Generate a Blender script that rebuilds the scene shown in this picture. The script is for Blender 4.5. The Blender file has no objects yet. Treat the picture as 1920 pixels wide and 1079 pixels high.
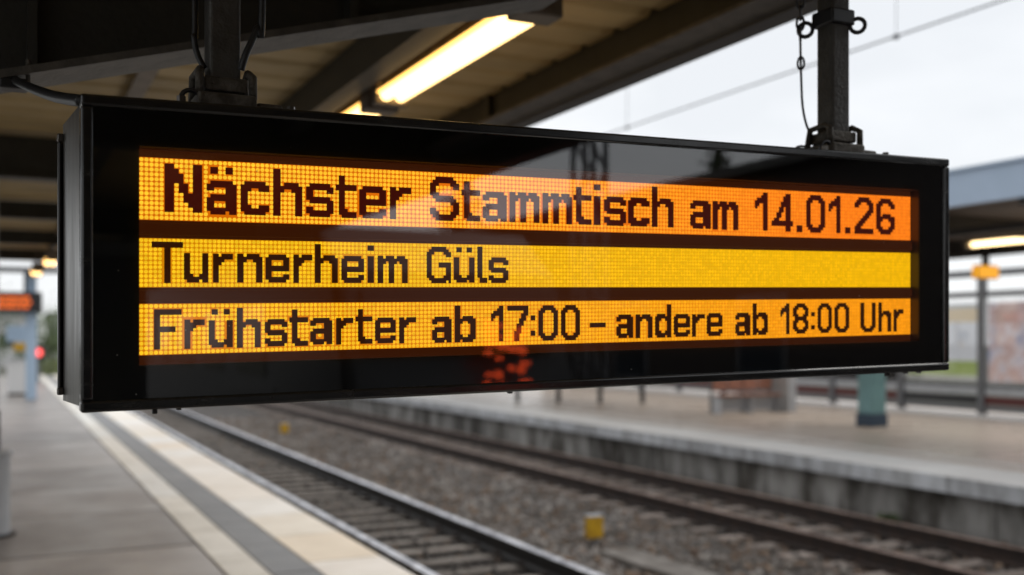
import bpy, math, random
from mathutils import Vector
random.seed(7)
scene = bpy.context.scene
R = math.radians

# ------------------------------------------------------------------ camera
EYE = 1.83                                   # eye height above the platform
cam_d = bpy.data.cameras.new('camera'); cam = bpy.data.objects.new('camera', cam_d)
scene.collection.objects.link(cam); scene.camera = cam
cam.location = (0, 0, EYE); cam.rotation_euler = (R(90), 0, -R(26.093))
cam_d.sensor_width = 36; cam_d.lens = 36.56; cam_d.shift_y = 0.0503
cam_d.clip_start = 0.05; cam_d.clip_end = 2000
cam_d.dof.use_dof = True; cam_d.dof.focus_distance = 2.25; cam_d.dof.aperture_fstop = 1.9

# ------------------------------------------------------------------ world, sun, exposure
SUN_EL, SUN_ROT = R(50), R(105)
world = bpy.data.worlds.new('World'); scene.world = world; world.use_nodes = True
nt = world.node_tree; nt.nodes.clear()
def N(t, typ, **kw):
    n = t.nodes.new(typ)
    for k, v in kw.items(): setattr(n, k, v)
    return n
wo = N(nt, 'ShaderNodeOutputWorld'); bg = N(nt, 'ShaderNodeBackground')
sky = N(nt, 'ShaderNodeTexSky', sky_type='NISHITA', sun_disc=False, sun_elevation=SUN_EL, sun_rotation=SUN_ROT)
tc = N(nt, 'ShaderNodeTexCoord'); mp = N(nt, 'ShaderNodeMapping'); mp.inputs['Scale'].default_value = (1, 1, 2.6)
no = N(nt, 'ShaderNodeTexNoise'); no.inputs['Scale'].default_value = 2.3; no.inputs['Detail'].default_value = 6
rp = N(nt, 'ShaderNodeValToRGB'); rp.color_ramp.elements[0].position = .34; rp.color_ramp.elements[1].position = .66
rp.color_ramp.elements[0].color = (7.5, 7.7, 7.95, 1); rp.color_ramp.elements[1].color = (9.5, 9.6, 9.7, 1)
mx = N(nt, 'ShaderNodeMix', data_type='RGBA'); mx.inputs['Factor'].default_value = .92     # closed cloud cover
nt.links.new(tc.outputs['Generated'], mp.inputs['Vector']); nt.links.new(mp.outputs['Vector'], no.inputs['Vector'])
nt.links.new(no.outputs['Fac'], rp.inputs['Fac'])
nt.links.new(sky.outputs['Color'], mx.inputs['A']); nt.links.new(rp.outputs['Color'], mx.inputs['B'])
nt.links.new(mx.outputs['Result'], bg.inputs['Color']); bg.inputs['Strength'].default_value = .122
nt.links.new(bg.outputs['Background'], wo.inputs['Surface'])

sun_d = bpy.data.lights.new('sun', 'SUN'); sun = bpy.data.objects.new('sun', sun_d); scene.collection.objects.link(sun)
sun_d.energy = 1.5; sun_d.angle = R(35); sun_d.color = (1, .96, .9)
sun.rotation_euler = (R(90) - SUN_EL, 0, -SUN_ROT + R(180)); sun.location = (0, 0, 30)

vs = scene.view_settings
vs.view_transform = 'Standard'; vs.look = 'None'; vs.exposure = 0; vs.gamma = 1; vs.use_curve_mapping = False
scene.cycles.max_bounces = 7; scene.cycles.diffuse_bounces = 4; scene.cycles.glossy_bounces = 4
scene.cycles.transparent_max_bounces = 10; scene.cycles.sample_clamp_indirect = 4
scene.cycles.caustics_reflective = False; scene.cycles.caustics_refractive = False

# ------------------------------------------------------------------ materials
def lin(c):
    f = lambda v: v / 12.92 if v <= .04045 else ((v + .055) / 1.055) ** 2.4
    return tuple(f(v / 255) for v in c) + (1,)
def pbr(name, col, rough=.6, metal=0, col2=None, scale=3., detail=5, stretch=(1, 1, 1), lo=.38, hi=.62,
        bump=0, bscale=40., tint=0, rvar=0, spec=.5, coat=0, tint_cols=None):
    m = bpy.data.materials.new(name); m.use_nodes = True; t = m.node_tree
    b = t.nodes['Principled BSDF']; L = t.links.new
    b.inputs['Roughness'].default_value = rough; b.inputs['Metallic'].default_value = metal
    b.inputs['Specular IOR Level'].default_value = spec; b.inputs['Coat Weight'].default_value = coat
    b.inputs['Coat Roughness'].default_value = .08
    geo = N(t, 'ShaderNodeNewGeometry'); mapn = N(t, 'ShaderNodeMapping'); mapn.inputs['Scale'].default_value = stretch
    L(geo.outputs['Position'], mapn.inputs['Vector'])
    out = None
    if tint_cols:
        oi = N(t, 'ShaderNodeObjectInfo'); r = N(t, 'ShaderNodeValToRGB'); r.color_ramp.interpolation = 'LINEAR'
        while len(r.color_ramp.elements) < len(tint_cols): r.color_ramp.elements.new(.5)
        for i, c in enumerate(tint_cols):
            r.color_ramp.elements[i].position = i / (len(tint_cols) - 1); r.color_ramp.elements[i].color = tuple(c) + (1,)
        L(oi.outputs['Random'], r.inputs['Fac']); out = r.outputs['Color']
    if col2 is not None or rvar:
        n1 = N(t, 'ShaderNodeTexNoise'); n1.inputs['Scale'].default_value = scale; n1.inputs['Detail'].default_value = detail
        n1.inputs['Roughness'].default_value = .62
        L(mapn.outputs['Vector'], n1.inputs['Vector'])
        mr = N(t, 'ShaderNodeMapRange'); mr.inputs['From Min'].default_value = lo; mr.inputs['From Max'].default_value = hi
        L(n1.outputs['Fac'], mr.inputs['Value'])
        if col2 is not None:
            mix = N(t, 'ShaderNodeMix', data_type='RGBA'); L(mr.outputs['Result'], mix.inputs['Factor'])
            mix.inputs['A'].default_value = tuple(col) + (1,); mix.inputs['B'].default_value = tuple(col2) + (1,)
            if out: 
                ml = N(t, 'ShaderNodeMix', data_type='RGBA', blend_type='MULTIPLY'); ml.inputs['Factor'].default_value = 1
                L(out, ml.inputs['A']); L(mix.outputs['Result'], ml.inputs['B']); out = ml.outputs['Result']
            else: out = mix.outputs['Result']
        if rvar:
            m2 = N(t, 'ShaderNodeMapRange'); m2.inputs['To Min'].default_value = max(.03, rough - rvar); m2.inputs['To Max'].default_value = min(1, rough + rvar)
            L(mr.outputs['Result'], m2.inputs['Value']); L(m2.outputs['Result'], b.inputs['Roughness'])
    if tint:
        oi = N(t, 'ShaderNodeObjectInfo'); hs = N(t, 'ShaderNodeHueSaturation')
        m3 = N(t, 'ShaderNodeMapRange'); m3.inputs['To Min'].default_value = 1 - tint; m3.inputs['To Max'].default_value = 1 + tint
        L(oi.outputs['Random'], m3.inputs['Value']); L(m3.outputs['Result'], hs.inputs['Value'])
        if out: L(out, hs.inputs['Color'])
        else: hs.inputs['Color'].default_value = tuple(col) + (1,)
        out = hs.outputs['Color']
    if out: L(out, b.inputs['Base Color'])
    else: b.inputs['Base Color'].default_value = tuple(col) + (1,)
    if bump:
        nb = N(t, 'ShaderNodeTexNoise'); nb.inputs['Scale'].default_value = bscale; nb.inputs['Detail'].default_value = 4
        bp = N(t, 'ShaderNodeBump'); bp.inputs['Strength'].default_value = bump; bp.inputs['Distance'].default_value = .01
        L(mapn.outputs['Vector'], nb.inputs['Vector']); L(nb.outputs['Fac'], bp.inputs['Height']); L(bp.outputs['Normal'], b.inputs['Normal'])
    return m
def emit(name, col, strength):
    m = bpy.data.materials.new(name); m.use_nodes = True; b = m.node_tree.nodes['Principled BSDF']
    b.inputs['Base Color'].default_value = (.02, .02, .02, 1); b.inputs['Emission Color'].default_value = tuple(col) + (1,)
    b.inputs['Emission Strength'].default_value = strength
    return m
M = {}
M['slab'] = pbr('platform paving', (.25, .222, .20), .38, col2=(.195, .172, .158), scale=.9, tint=.17, rvar=.05, bump=.25, bscale=60)
M['joint'] = pbr('platform core', (.055, .052, .05), .9)
M['stripe'] = pbr('guide stripe tile', (1, 1, 1), .45, col2=(.8, .79, .77), scale=2.2, tint_cols=[(.66, .62, .55), (.74, .70, .63), (.74, .73, .70)], bump=.3, bscale=50)
M['strip'] = pbr('grey strip tile', (.17, .168, .168), .45, col2=(.13, .13, .132), scale=2, tint=.1)
M['coping'] = pbr('platform coping', (1, 1, 1), .45, col2=(.88, .86, .83), scale=1.7, tint_cols=[(.82, .70, .54), (.82, .75, .64), (.86, .86, .86), (.80, .69, .55), (.88, .88, .88)], bump=.25, bscale=45)
M['far_slab'] = pbr('far platform paving', (.58, .48, .395), .32, col2=(.50, .42, .35), scale=.6, tint=.08, rvar=.08)
M['white_edge'] = pbr('white edge paint', (.86, .85, .83), .5, col2=(.78, .76, .74), scale=1.4, tint=.06)
M['concrete'] = pbr('stained concrete', (.28, .27, .255), .85, col2=(.055, .048, .04), scale=1.5, stretch=(1, 1.2, .35), lo=.40, hi=.62, detail=8, bump=.5, bscale=18, tint=.3)
M['coping_far'] = pbr('weathered coping', (.50, .51, .53), .8, col2=(.30, .30, .30), scale=2.6, stretch=(1, 1.6, .5), tint=.12, bump=.4, bscale=25)
M['ballast'] = pbr('ballast bed', (.10, .088, .08), .95, col2=(.045, .04, .036), scale=9, detail=8, bump=1, bscale=22)
M['stone'] = pbr('ballast stone', (.225, .205, .19), .9, col2=(.105, .088, .075), scale=.9, detail=6)
M['sleeper'] = pbr('worn sleeper', (.22, .198, .176), .85, col2=(.12, .10, .085), scale=4, stretch=(.5, 3, 1), tint=.18, bump=.4, bscale=30)
M['rust'] = pbr('rusty steel', (.03, .015, .009), .75, col2=(.014, .008, .006), scale=6, bump=.3)
M['railtop'] = pbr('polished rail', (.88, .89, .93), .5, metal=1, col2=(.42, .42, .45), scale=5)
M['railtop_dull'] = pbr('dull rail', (.36, .27, .23), .5, metal=.6, col2=(.16, .11, .09), scale=5)
M['railside'] = pbr('dark rail side', (.007, .006, .006), .55, col2=(.012, .009, .007), scale=5)
M['steel_dark'] = pbr('dark painted steel', (.034, .033, .027), .5, col2=(.024, .023, .019), scale=4, bump=.15, bscale=60)
M['flange'] = pbr('worn flange paint', (.12, .108, .092), .5, col2=(.055, .05, .043), scale=14, lo=.35, hi=.7, bump=.3, bscale=70)
M['soffit'] = pbr('soffit sheet', (.56, .43, .22), .55, col2=(.44, .335, .17), scale=1.3, tint=.14)
M['soffit_bk'] = pbr('roof board', (.02, .018, .015), .9)
M['gutter'] = pbr('gutter', (.05, .05, .052), .5)
M['lamp_body'] = pbr('lamp housing', (.20, .165, .13), .5, col2=(.13, .105, .08), scale=9)
M['tube'] = emit('warm tube', (1, .64, .25), 4.2)
M['lamp_lens'] = emit('warm lens', (1, .52, .12), 2.8)
M['tube_far'] = emit('warm tube far', (1, .72, .36), 4.5)
M['tube_cool'] = emit('cool tube', (1, .93, .82), 1.4)
M['post'] = pbr('hanger post', (.075, .072, .066), .5, metal=.3, col2=(.045, .04, .034), scale=12, lo=.4, hi=.7, bump=.35, bscale=90)
M['clamp'] = pbr('clamp', (.13, .118, .10), .55, metal=.4, col2=(.055, .045, .034), scale=30, bump=.5, bscale=120)
M['cable'] = pbr('cable', (.012, .012, .013), .45)
M['chain'] = pbr('chain', (.06, .06, .065), .4, metal=.7)
M['housing'] = pbr('sign housing', (.016, .0155, .015), .34, col2=(.022, .021, .02), scale=25, stretch=(1, 1, .15), rvar=.06, bump=.08, bscale=200)
M['side'] = pbr('sign side sheet', (.13, .125, .116), .34, metal=.6, col2=(.085, .08, .074), scale=22, stretch=(1, 1, .12), rvar=.07, lo=.3, hi=.7)
M['frame'] = pbr('sign frame', (.013, .013, .0135), .26, col2=(.026, .025, .023), scale=30, stretch=(.25, 1, 1), lo=.45, hi=.75, rvar=.08, coat=.3)
M['bezel'] = pbr('black bezel', (.004, .004, .0045), .6)
M['recess'] = pbr('recess wall', (.05, .03, .02), .28)
M['screw'] = pbr('screw', (.12, .11, .1), .35, metal=.8)
M['teal'] = pbr('teal paint', (.17, .33, .35), .45, col2=(.14, .28, .29), scale=3)
M['teal_base'] = pbr('blue base', (.02, .045, .08), .5)
M['fascia'] = pbr('blue grey fascia', (.46, .56, .70), .5, col2=(.42, .52, .65), scale=1.5)
M['brown_soffit'] = pbr('brown soffit', (.11, .085, .065), .6, col2=(.08, .06, .046), scale=1)
M['brown_beam'] = pbr('brown beam', (.03, .026, .024), .6)
M['grey_steel'] = pbr('grey steel', (.14, .145, .155), .5)
M['light_steel'] = pbr('light steel', (.45, .47, .5), .4, col2=(.38, .4, .43), scale=5)
M['pale_blue'] = pbr('pale blue paint', (.36, .47, .6), .45)
M['orange_seat'] = pbr('orange seat', (.42, .20, .135), .5, col2=(.35, .16, .11), scale=6)
M['dark_red'] = pbr('dark red board', (.10, .022, .02), .6)
M['black'] = pbr('black plastic', (.012, .012, .014), .4)
M['yellow'] = pbr('yellow paint', (.62, .36, .015), .5, col2=(.5, .28, .015), scale=9)
M['white'] = pbr('white paint', (.72, .72, .72), .4)
M['blue'] = pbr('blue enamel', (.08, .2, .5), .35)
M['orange_screen'] = emit('orange screen', (1, .16, .004), .95)
M['red_lamp'] = emit('red lamp', (1, .10, .09), 2.6)
M['red_panel'] = emit('red lit panel', (1, .09, .02), 2.2)
M['amber_panel'] = emit('amber lit sign', (1, .43, .02), 1.0)
M['leaf'] = pbr('leaf', (.06, .10, .03), .6, col2=(.10, .14, .04), scale=1.2, tint=.15)
M['leaf_dark'] = pbr('dark leaf', (.03, .045, .018), .65, col2=(.045, .06, .022), scale=1.2)
M['leaf_yellow'] = pbr('yellow leaf', (.16, .19, .035), .6, col2=(.11, .14, .03), scale=1.5)
M['bark'] = pbr('bark', (.06, .045, .035), .9)
M['ground'] = pbr('ground', (.10, .095, .085), .95, col2=(.07, .075, .05), scale=.2)
M['render'] = pbr('pale render', (.5, .5, .5), .8)
M['window'] = pbr('window glass', (.03, .04, .05), .1)
M['wire'] = pbr('wire', (.03, .032, .04), .5, metal=.5)
M['weed'] = pbr('weed', (.06, .085, .025), .7)

def poster_mat(name, bands):
    m = bpy.data.materials.new(name); m.use_nodes = True; t = m.node_tree; b = t.nodes['Principled BSDF']; b.inputs['Roughness'].default_value = .35
    g = N(t, 'ShaderNodeNewGeometry'); s = N(t, 'ShaderNodeSeparateXYZ'); r = N(t, 'ShaderNodeValToRGB'); r.color_ramp.interpolation = 'CONSTANT'
    mr = N(t, 'ShaderNodeMapRange'); mr.inputs['From Min'].default_value = .5; mr.inputs['From Max'].default_value = 2.8
    t.links.new(g.outputs['Position'], s.inputs['Vector']); t.links.new(s.outputs['Z'], mr.inputs['Value']); t.links.new(mr.outputs['Result'], r.inputs['Fac'])
    while len(r.color_ramp.elements) < len(bands): r.color_ramp.elements.new(.5)
    for i, (z, c) in enumerate(bands): r.color_ramp.elements[i].position = (z - .5) / 2.3; r.color_ramp.elements[i].color = lin(c)
    t.links.new(r.outputs['Color'], b.inputs['Base Color'])
    return m
M['poster_green'] = poster_mat('poster white green', [(.5, (205, 208, 205)), (.9, (172, 192, 112)), (1.28, (232, 236, 244)), (2.25, (228, 206, 165)), (2.6, (195, 200, 205))])
def poster_photo():
    m = bpy.data.materials.new('poster picture'); m.use_nodes = True; t = m.node_tree; b = t.nodes['Principled BSDF']; b.inputs['Roughness'].default_value = .35
    g = N(t, 'ShaderNodeNewGeometry'); v = N(t, 'ShaderNodeTexVoronoi'); v.inputs['Scale'].default_value = 2.6
    n = N(t, 'ShaderNodeTexNoise'); n.inputs['Scale'].default_value = 1.7; n.inputs['Detail'].default_value = 3
    r = N(t, 'ShaderNodeValToRGB'); cols = [(80, 120, 190), (205, 198, 212), (236, 224, 228), (214, 180, 176), (232, 205, 195), (222, 214, 224)]
    while len(r.color_ramp.elements) < 6: r.color_ramp.elements.new(.5)
    for i, c in enumerate(cols): r.color_ramp.elements[i].position = .3 + i * .08; r.color_ramp.elements[i].color = lin(c)
    mp = N(t, 'ShaderNodeMix', data_type='VECTOR'); mp.inputs['Factor'].default_value = .3
    t.links.new(g.outputs['Position'], v.inputs['Vector']); t.links.new(g.outputs['Position'], mp.inputs['A']); t.links.new(v.outputs['Color'], mp.inputs['B'])
    t.links.new(mp.outputs['Result'], n.inputs['Vector']); t.links.new(n.outputs['Fac'], r.inputs['Fac']); t.links.new(r.outputs['Color'], b.inputs['Base Color'])
    return m
M['poster_photo'] = poster_photo()

def sheet(m):                                      # printed film: lets daylight through from behind
    t = m.node_tree; b = t.nodes['Principled BSDF']; src = b.inputs['Base Color'].links[0].from_socket
    d = N(t, 'ShaderNodeBsdfDiffuse'); tl = N(t, 'ShaderNodeBsdfTranslucent'); mx_ = N(t, 'ShaderNodeMixShader'); mx_.inputs['Fac'].default_value = .5
    t.links.new(src, d.inputs['Color']); t.links.new(src, tl.inputs['Color']); t.links.new(d.outputs[0], mx_.inputs[1]); t.links.new(tl.outputs[0], mx_.inputs[2])
    o = [n for n in t.nodes if n.type == 'OUTPUT_MATERIAL'][0]; t.links.new(mx_.outputs[0], o.inputs['Surface'])
sheet(M['poster_green']); sheet(M['poster_photo'])

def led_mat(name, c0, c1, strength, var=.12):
    # dot colour; the warmer far end also has reflection and viewing angle painted in
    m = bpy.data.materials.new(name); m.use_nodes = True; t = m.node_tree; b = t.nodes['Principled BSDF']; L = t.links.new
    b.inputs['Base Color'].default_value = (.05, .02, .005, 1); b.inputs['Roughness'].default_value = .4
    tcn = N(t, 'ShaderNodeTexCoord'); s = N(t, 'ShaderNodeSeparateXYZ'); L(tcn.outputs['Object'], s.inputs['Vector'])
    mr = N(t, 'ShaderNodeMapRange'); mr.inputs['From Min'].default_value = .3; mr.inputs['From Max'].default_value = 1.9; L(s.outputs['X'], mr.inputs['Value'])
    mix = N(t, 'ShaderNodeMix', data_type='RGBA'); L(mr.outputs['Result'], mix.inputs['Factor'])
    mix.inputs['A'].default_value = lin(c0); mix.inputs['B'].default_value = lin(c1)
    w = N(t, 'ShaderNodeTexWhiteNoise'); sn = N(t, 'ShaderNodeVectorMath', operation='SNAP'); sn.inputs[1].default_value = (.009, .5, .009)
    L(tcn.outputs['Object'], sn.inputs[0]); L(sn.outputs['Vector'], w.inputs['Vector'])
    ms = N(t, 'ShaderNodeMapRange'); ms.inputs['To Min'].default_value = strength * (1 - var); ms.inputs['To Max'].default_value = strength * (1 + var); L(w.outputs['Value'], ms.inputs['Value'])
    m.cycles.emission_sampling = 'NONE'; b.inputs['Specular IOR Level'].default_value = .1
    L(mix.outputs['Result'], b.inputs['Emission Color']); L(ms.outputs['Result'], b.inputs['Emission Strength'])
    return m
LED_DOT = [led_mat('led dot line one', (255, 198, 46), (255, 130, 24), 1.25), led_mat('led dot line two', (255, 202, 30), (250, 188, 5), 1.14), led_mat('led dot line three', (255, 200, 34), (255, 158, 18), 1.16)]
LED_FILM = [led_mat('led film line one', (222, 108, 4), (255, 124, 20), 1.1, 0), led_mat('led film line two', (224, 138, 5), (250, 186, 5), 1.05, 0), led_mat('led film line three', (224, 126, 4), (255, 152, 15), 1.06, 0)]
M['unlit_glow1'] = emit('unlit dots bleed glow line one', (.050, .0045, .0022), 1.0)  # dark letters given a faint red glow for light bleeding from the dots
M['unlit_glow2'] = emit('unlit dots bleed glow', (.030, .0075, .0016), 1.0)  # same painted bleed, browner, for the lower two lines
M['led_bar_glow'] = emit('led board painted glow', (.038, .0078, .0013), 1.0)  # board and bars glow faintly in place of scattered LED light
for k in ('unlit_glow1', 'unlit_glow2', 'led_bar_glow'):
    M[k].cycles.emission_sampling = 'NONE'
    M[k].node_tree.nodes['Principled BSDF'].inputs['Base Color'].default_value = (.012, .006, .003, 1); M[k].node_tree.nodes['Principled BSDF'].inputs['Specular IOR Level'].default_value = .1; M[k].node_tree.nodes['Principled BSDF'].inputs['Roughness'].default_value = .7

def glass_mat(name='sign glass', ior=2.25, specks=True):
    m = bpy.data.materials.new(name); m.use_nodes = True; t = m.node_tree; t.nodes.clear(); L = t.links.new
    o = N(t, 'ShaderNodeOutputMaterial'); tr = N(t, 'ShaderNodeBsdfTransparent'); gl = N(t, 'ShaderNodeBsdfGlossy'); gl.inputs['Roughness'].default_value = .012
    fr = N(t, 'ShaderNodeFresnel'); fr.inputs['IOR'].default_value = ior
    tr.inputs['Color'].default_value = (.97, .97, .97, 1)
    mix = N(t, 'ShaderNodeMixShader'); L(fr.outputs['Fac'], mix.inputs['Fac']); L(tr.outputs['BSDF'], mix.inputs[1]); L(gl.outputs['BSDF'], mix.inputs[2])
    res = mix.outputs['Shader']
    if specks:     # dust and dried drops
        g = N(t, 'ShaderNodeNewGeometry'); v = N(t, 'ShaderNodeTexVoronoi'); v.inputs['Scale'].default_value = 34
        L(g.outputs['Position'], v.inputs['Vector'])
        n = N(t, 'ShaderNodeTexNoise'); n.inputs['Scale'].default_value = 5; L(g.outputs['Position'], n.inputs['Vector'])
        sz = N(t, 'ShaderNodeMapRange'); sz.inputs['From Min'].default_value = .42; sz.inputs['From Max'].default_value = .75; sz.inputs['To Min'].default_value = .0; sz.inputs['To Max'].default_value = .11
        sx = N(t, 'ShaderNodeSeparateColor'); L(v.outputs['Color'], sx.inputs['Color'])
        ml = N(t, 'ShaderNodeMath', operation='MULTIPLY'); L(sx.outputs['Red'], ml.inputs[0]); L(n.outputs['Fac'], sz.inputs['Value']); L(sz.outputs['Result'], ml.inputs[1])
        lt = N(t, 'ShaderNodeMath', operation='LESS_THAN'); L(v.outputs['Distance'], lt.inputs[0]); L(ml.outputs['Value'], lt.inputs[1])
        mu = N(t, 'ShaderNodeMath', operation='MULTIPLY'); mu.inputs[1].default_value = .55; L(lt.outputs['Value'], mu.inputs[0])
        d = N(t, 'ShaderNodeBsdfDiffuse'); d.inputs['Color'].default_value = (.7, .68, .62, 1)
        mm = N(t, 'ShaderNodeMixShader'); L(mu.outputs['Value'], mm.inputs['Fac']); L(res, mm.inputs[1]); L(d.outputs['BSDF'], mm.inputs[2]); res = mm.outputs['Shader']
    L(res, o.inputs['Surface'])
    return m
M['glass'] = glass_mat()
M['clear'] = glass_mat('screen glass', 1.45, False)

# ------------------------------------------------------------------ builders
C = scene.collection
ORG = {}
class MB:
    def __init__(s): s.v = []; s.f = []; s.mi = []
    def quad(s, *p, mi=0):
        b = len(s.v); s.v += [tuple(q) for q in p]; s.f.append(tuple(range(b, b + len(p)))); s.mi.append(mi); return s
    def box(s, x0, x1, y0, y1, z0, z1, fn=None, mi=0):
        b = len(s.v); P = [(x0, y0, z0), (x1, y0, z0), (x1, y1, z0), (x0, y1, z0), (x0, y0, z1), (x1, y0, z1), (x1, y1, z1), (x0, y1, z1)]
        s.v += [fn(p) for p in P] if fn else P
        for f in ((0, 3, 2, 1), (4, 5, 6, 7), (0, 1, 5, 4), (1, 2, 6, 5), (2, 3, 7, 6), (3, 0, 4, 7)):
            s.f.append(tuple(b + i for i in f)); s.mi.append(mi)
        return s
    def prism_y(s, prof, y0, y1, topz=None):        # closed profile of (x, z), extruded along y
        b = len(s.v); n = len(prof)
        s.v += [(x, y0, z) for x, z in prof] + [(x, y1, z) for x, z in prof]
        for i in range(n):
            j = (i + 1) % n; s.f.append((b + i, b + j, b + n + j, b + n + i))
            s.mi.append(1 if topz is not None and min(prof[i][1], prof[j][1]) >= topz else 0)
        s.f.append(tuple(b + i for i in range(n))[::-1]); s.mi.append(0); s.f.append(tuple(b + n + i for i in range(n))); s.mi.append(0); return s
    def prism_x(s, prof, x0, x1):
        b = len(s.v); n = len(prof)
        s.v += [(x0, y, z) for y, z in prof] + [(x1, y, z) for y, z in prof]
        for i in range(n): j = (i + 1) % n; s.f.append((b + i, b + n + i, b + n + j, b + j)); s.mi.append(0)
        s.f.append(tuple(b + i for i in range(n))); s.mi.append(0); s.f.append(tuple(b + n + i for i in range(n))[::-1]); s.mi.append(0); return s
    def tube(s, pts, r, n=8, closed=False, cap=True):
        pts = [Vector(p) for p in pts]; rs = r if isinstance(r, (list, tuple)) else [r] * len(pts); base = len(s.v); K = len(pts)
        up0 = None
        for k, p in enumerate(pts):
            a = pts[(k - 1) % K] if (closed or k) else p; c = pts[(k + 1) % K] if (closed or k < K - 1) else p
            d = (c - a).normalized()
            if up0 is None: up0 = Vector((0, 0, 1)) if abs(d.z) < .9 else Vector((0, 1, 0))
            sx = d.cross(up0).normalized(); up = sx.cross(d).normalized(); up0 = up
            for i in range(n):
                t = 2 * math.pi * i / n; s.v.append(tuple(p + (sx * math.cos(t) + up * math.sin(t)) * rs[k]))
        for k in range(K if closed else K - 1):
            q = (k + 1) % K
            for i in range(n): j = (i + 1) % n; s.f.append((base + k * n + i, base + k * n + j, base + q * n + j, base + q * n + i)); s.mi.append(0)
        if cap and not closed:
            s.f.append(tuple(base + i for i in range(n))[::-1]); s.mi.append(0); s.f.append(tuple(base + (K - 1) * n + i for i in range(n))); s.mi.append(0)
        return s
    def ring(s, c, ax, ay, R1, r, n=16, m=6):
        c, ax, ay = Vector(c), Vector(ax), Vector(ay)
        return s.tube([c + ax * math.cos(2 * math.pi * i / n) * R1 + ay * math.sin(2 * math.pi * i / n) * R1 for i in range(n)], r, m, closed=True)
    def mesh(s, name, mats, off=(0, 0, 0), smooth=False):
        me = bpy.data.meshes.new(name); ox, oy, oz = off
        me.from_pydata([(x - ox, y - oy, z - oz) for x, y, z in s.v], [], s.f)
        for m in mats if isinstance(mats, (list, tuple)) else [mats]: me.materials.append(M[m] if isinstance(m, str) else m)
        if any(s.mi): me.polygons.foreach_set('material_index', s.mi)
        if smooth: me.polygons.foreach_set('use_smooth', [True] * len(me.polygons))
        me.update(); return me
    def build(s, name, mats, parent=None, loc=None, smooth=False, bevel=0, seg=2):
        if parent: off = ORG[parent.name]
        elif loc: off = loc
        else: off = (0, 0, 0)
        me = s.mesh(name, mats, off, smooth); o = bpy.data.objects.new(name, me); C.objects.link(o)
        if parent: o.parent = parent
        elif loc: o.location = loc
        ORG[o.name] = off
        if bevel:
            bv = o.modifiers.new('bevel', 'BEVEL'); bv.width = bevel; bv.segments = seg; bv.limit_method = 'ANGLE'; bv.angle_limit = R(40)
        return o
def tag(o, label=None, cat=None, group=None, kind=None):
    if label: o['label'] = label
    if cat: o['category'] = cat
    if group: o['group'] = group
    if kind: o['kind'] = kind
    return o
def thing(name, loc, label, cat, group=None):
    o = bpy.data.objects.new(name, None); o.empty_display_size = .2; C.objects.link(o); o.location = loc; ORG[o.name] = tuple(loc); return tag(o, label, cat, group)
def dup(root, loc, label=None, parent=None):
    r = root.copy(); C.objects.link(r); r.location = loc; r.parent = parent
    if label: r['label'] = label
    for ch in list(root.children): 
        c = ch.copy(); C.objects.link(c); c.parent = r
        for g in list(ch.children): e = g.copy(); C.objects.link(e); e.parent = c
    return r
def pieces(name, mb, mats, parent, locs, bevel=0):
    """alike pieces that share one mesh; mb is built round the origin, locs are world positions"""
    me = mb.mesh(name, mats); P = ORG[parent.name]; out = []
    for l in locs:
        o = bpy.data.objects.new(name, me); C.objects.link(o); o.parent = parent
        o.location = (l[0] - P[0], l[1] - P[1], l[2] - P[2]); out.append(o)
        if bevel:
            bv = o.modifiers.new('bevel', 'BEVEL'); bv.width = bevel; bv.segments = 1; bv.limit_method = 'ANGLE'
    return out
def frange(a, b, s):
    n = int(round((b - a) / s)); return [a + i * s for i in range(n)]

# ------------------------------------------------------------------ the setting: ground, track bed, platforms
tag(MB().box(-400, 400, -300, 600, -1.3, -1.02).build('ground', 'ground'), kind='structure')
RT = -.55                                          # top of rails
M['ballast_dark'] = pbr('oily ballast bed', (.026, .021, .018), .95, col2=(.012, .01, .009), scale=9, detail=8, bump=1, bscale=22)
def ballast(name, prof, m='ballast'): tag(MB().prism_y(prof, -60, 220).build(name, m), kind='structure')
ballast('track_bed', [(5.95, -1.1), (11.6, -1.1), (11.6, -.805), (8.2, -.805), (7.2, -.88), (6.2, -.86), (5.95, -.83)])
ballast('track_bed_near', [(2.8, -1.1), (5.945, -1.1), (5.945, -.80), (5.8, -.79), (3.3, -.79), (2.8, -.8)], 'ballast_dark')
ballast('track_bed_rear', [(22.75, -1.1), (29.5, -1.1), (29.5, -.95), (28, -.76), (23.2, -.76), (22.75, -.8)])

pl = MB().box(-6, 2.74, -45, 58, -1.1, -.075).build('platform', 'joint'); tag(pl, kind='structure')
G = .006
def slabs(name, mat, x0, x1, L, ya, yb, parent, z0=-.075, z1=0., jitter=.0025, G=.009):
    mb = MB().box(-(x1 - x0) / 2 + G, (x1 - x0) / 2 - G, G, L - G, z0, z1)
    return pieces(name, mb, mat, parent, [((x0 + x1) / 2, y, random.uniform(-jitter, 0)) for y in frange(ya, yb, L)])
for x0, x1 in ((-1.0, 1.565), (-3.5, -1.0)): slabs('paving_slab', 'slab', x0, x1, 2.1, 1.2, 57.9, pl, G=.02)
slabs('guide_tile', 'stripe', 1.565, 1.885, 1.2, -.6, 57.6, pl)
slabs('grey_tile', 'strip', 1.885, 2.245, 1.2, -.3, 57.9, pl)
slabs('coping_slab', 'coping', 2.245, 2.88, 1.2, 0, 57.6, pl)
MB().box(-6, -3.505, -45, 57.9, -.074, -.004).build('paving_field', 'slab', pl)
MB().box(-3.5, 1.56, -45, 1.195, -.074, -.004).build('paving_field', 'slab', pl)
MB().box(1.57, 1.88, -45, -.605, -.074, -.004).build('guide_stripe', 'stripe', pl)
MB().box(1.89, 2.24, -45, -.305, -.074, -.004).build('grey_stripe', 'strip', pl)
MB().box(2.25, 2.88, -45, -.005, -.074, -.004).build('coping_run', 'coping', pl)

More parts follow.
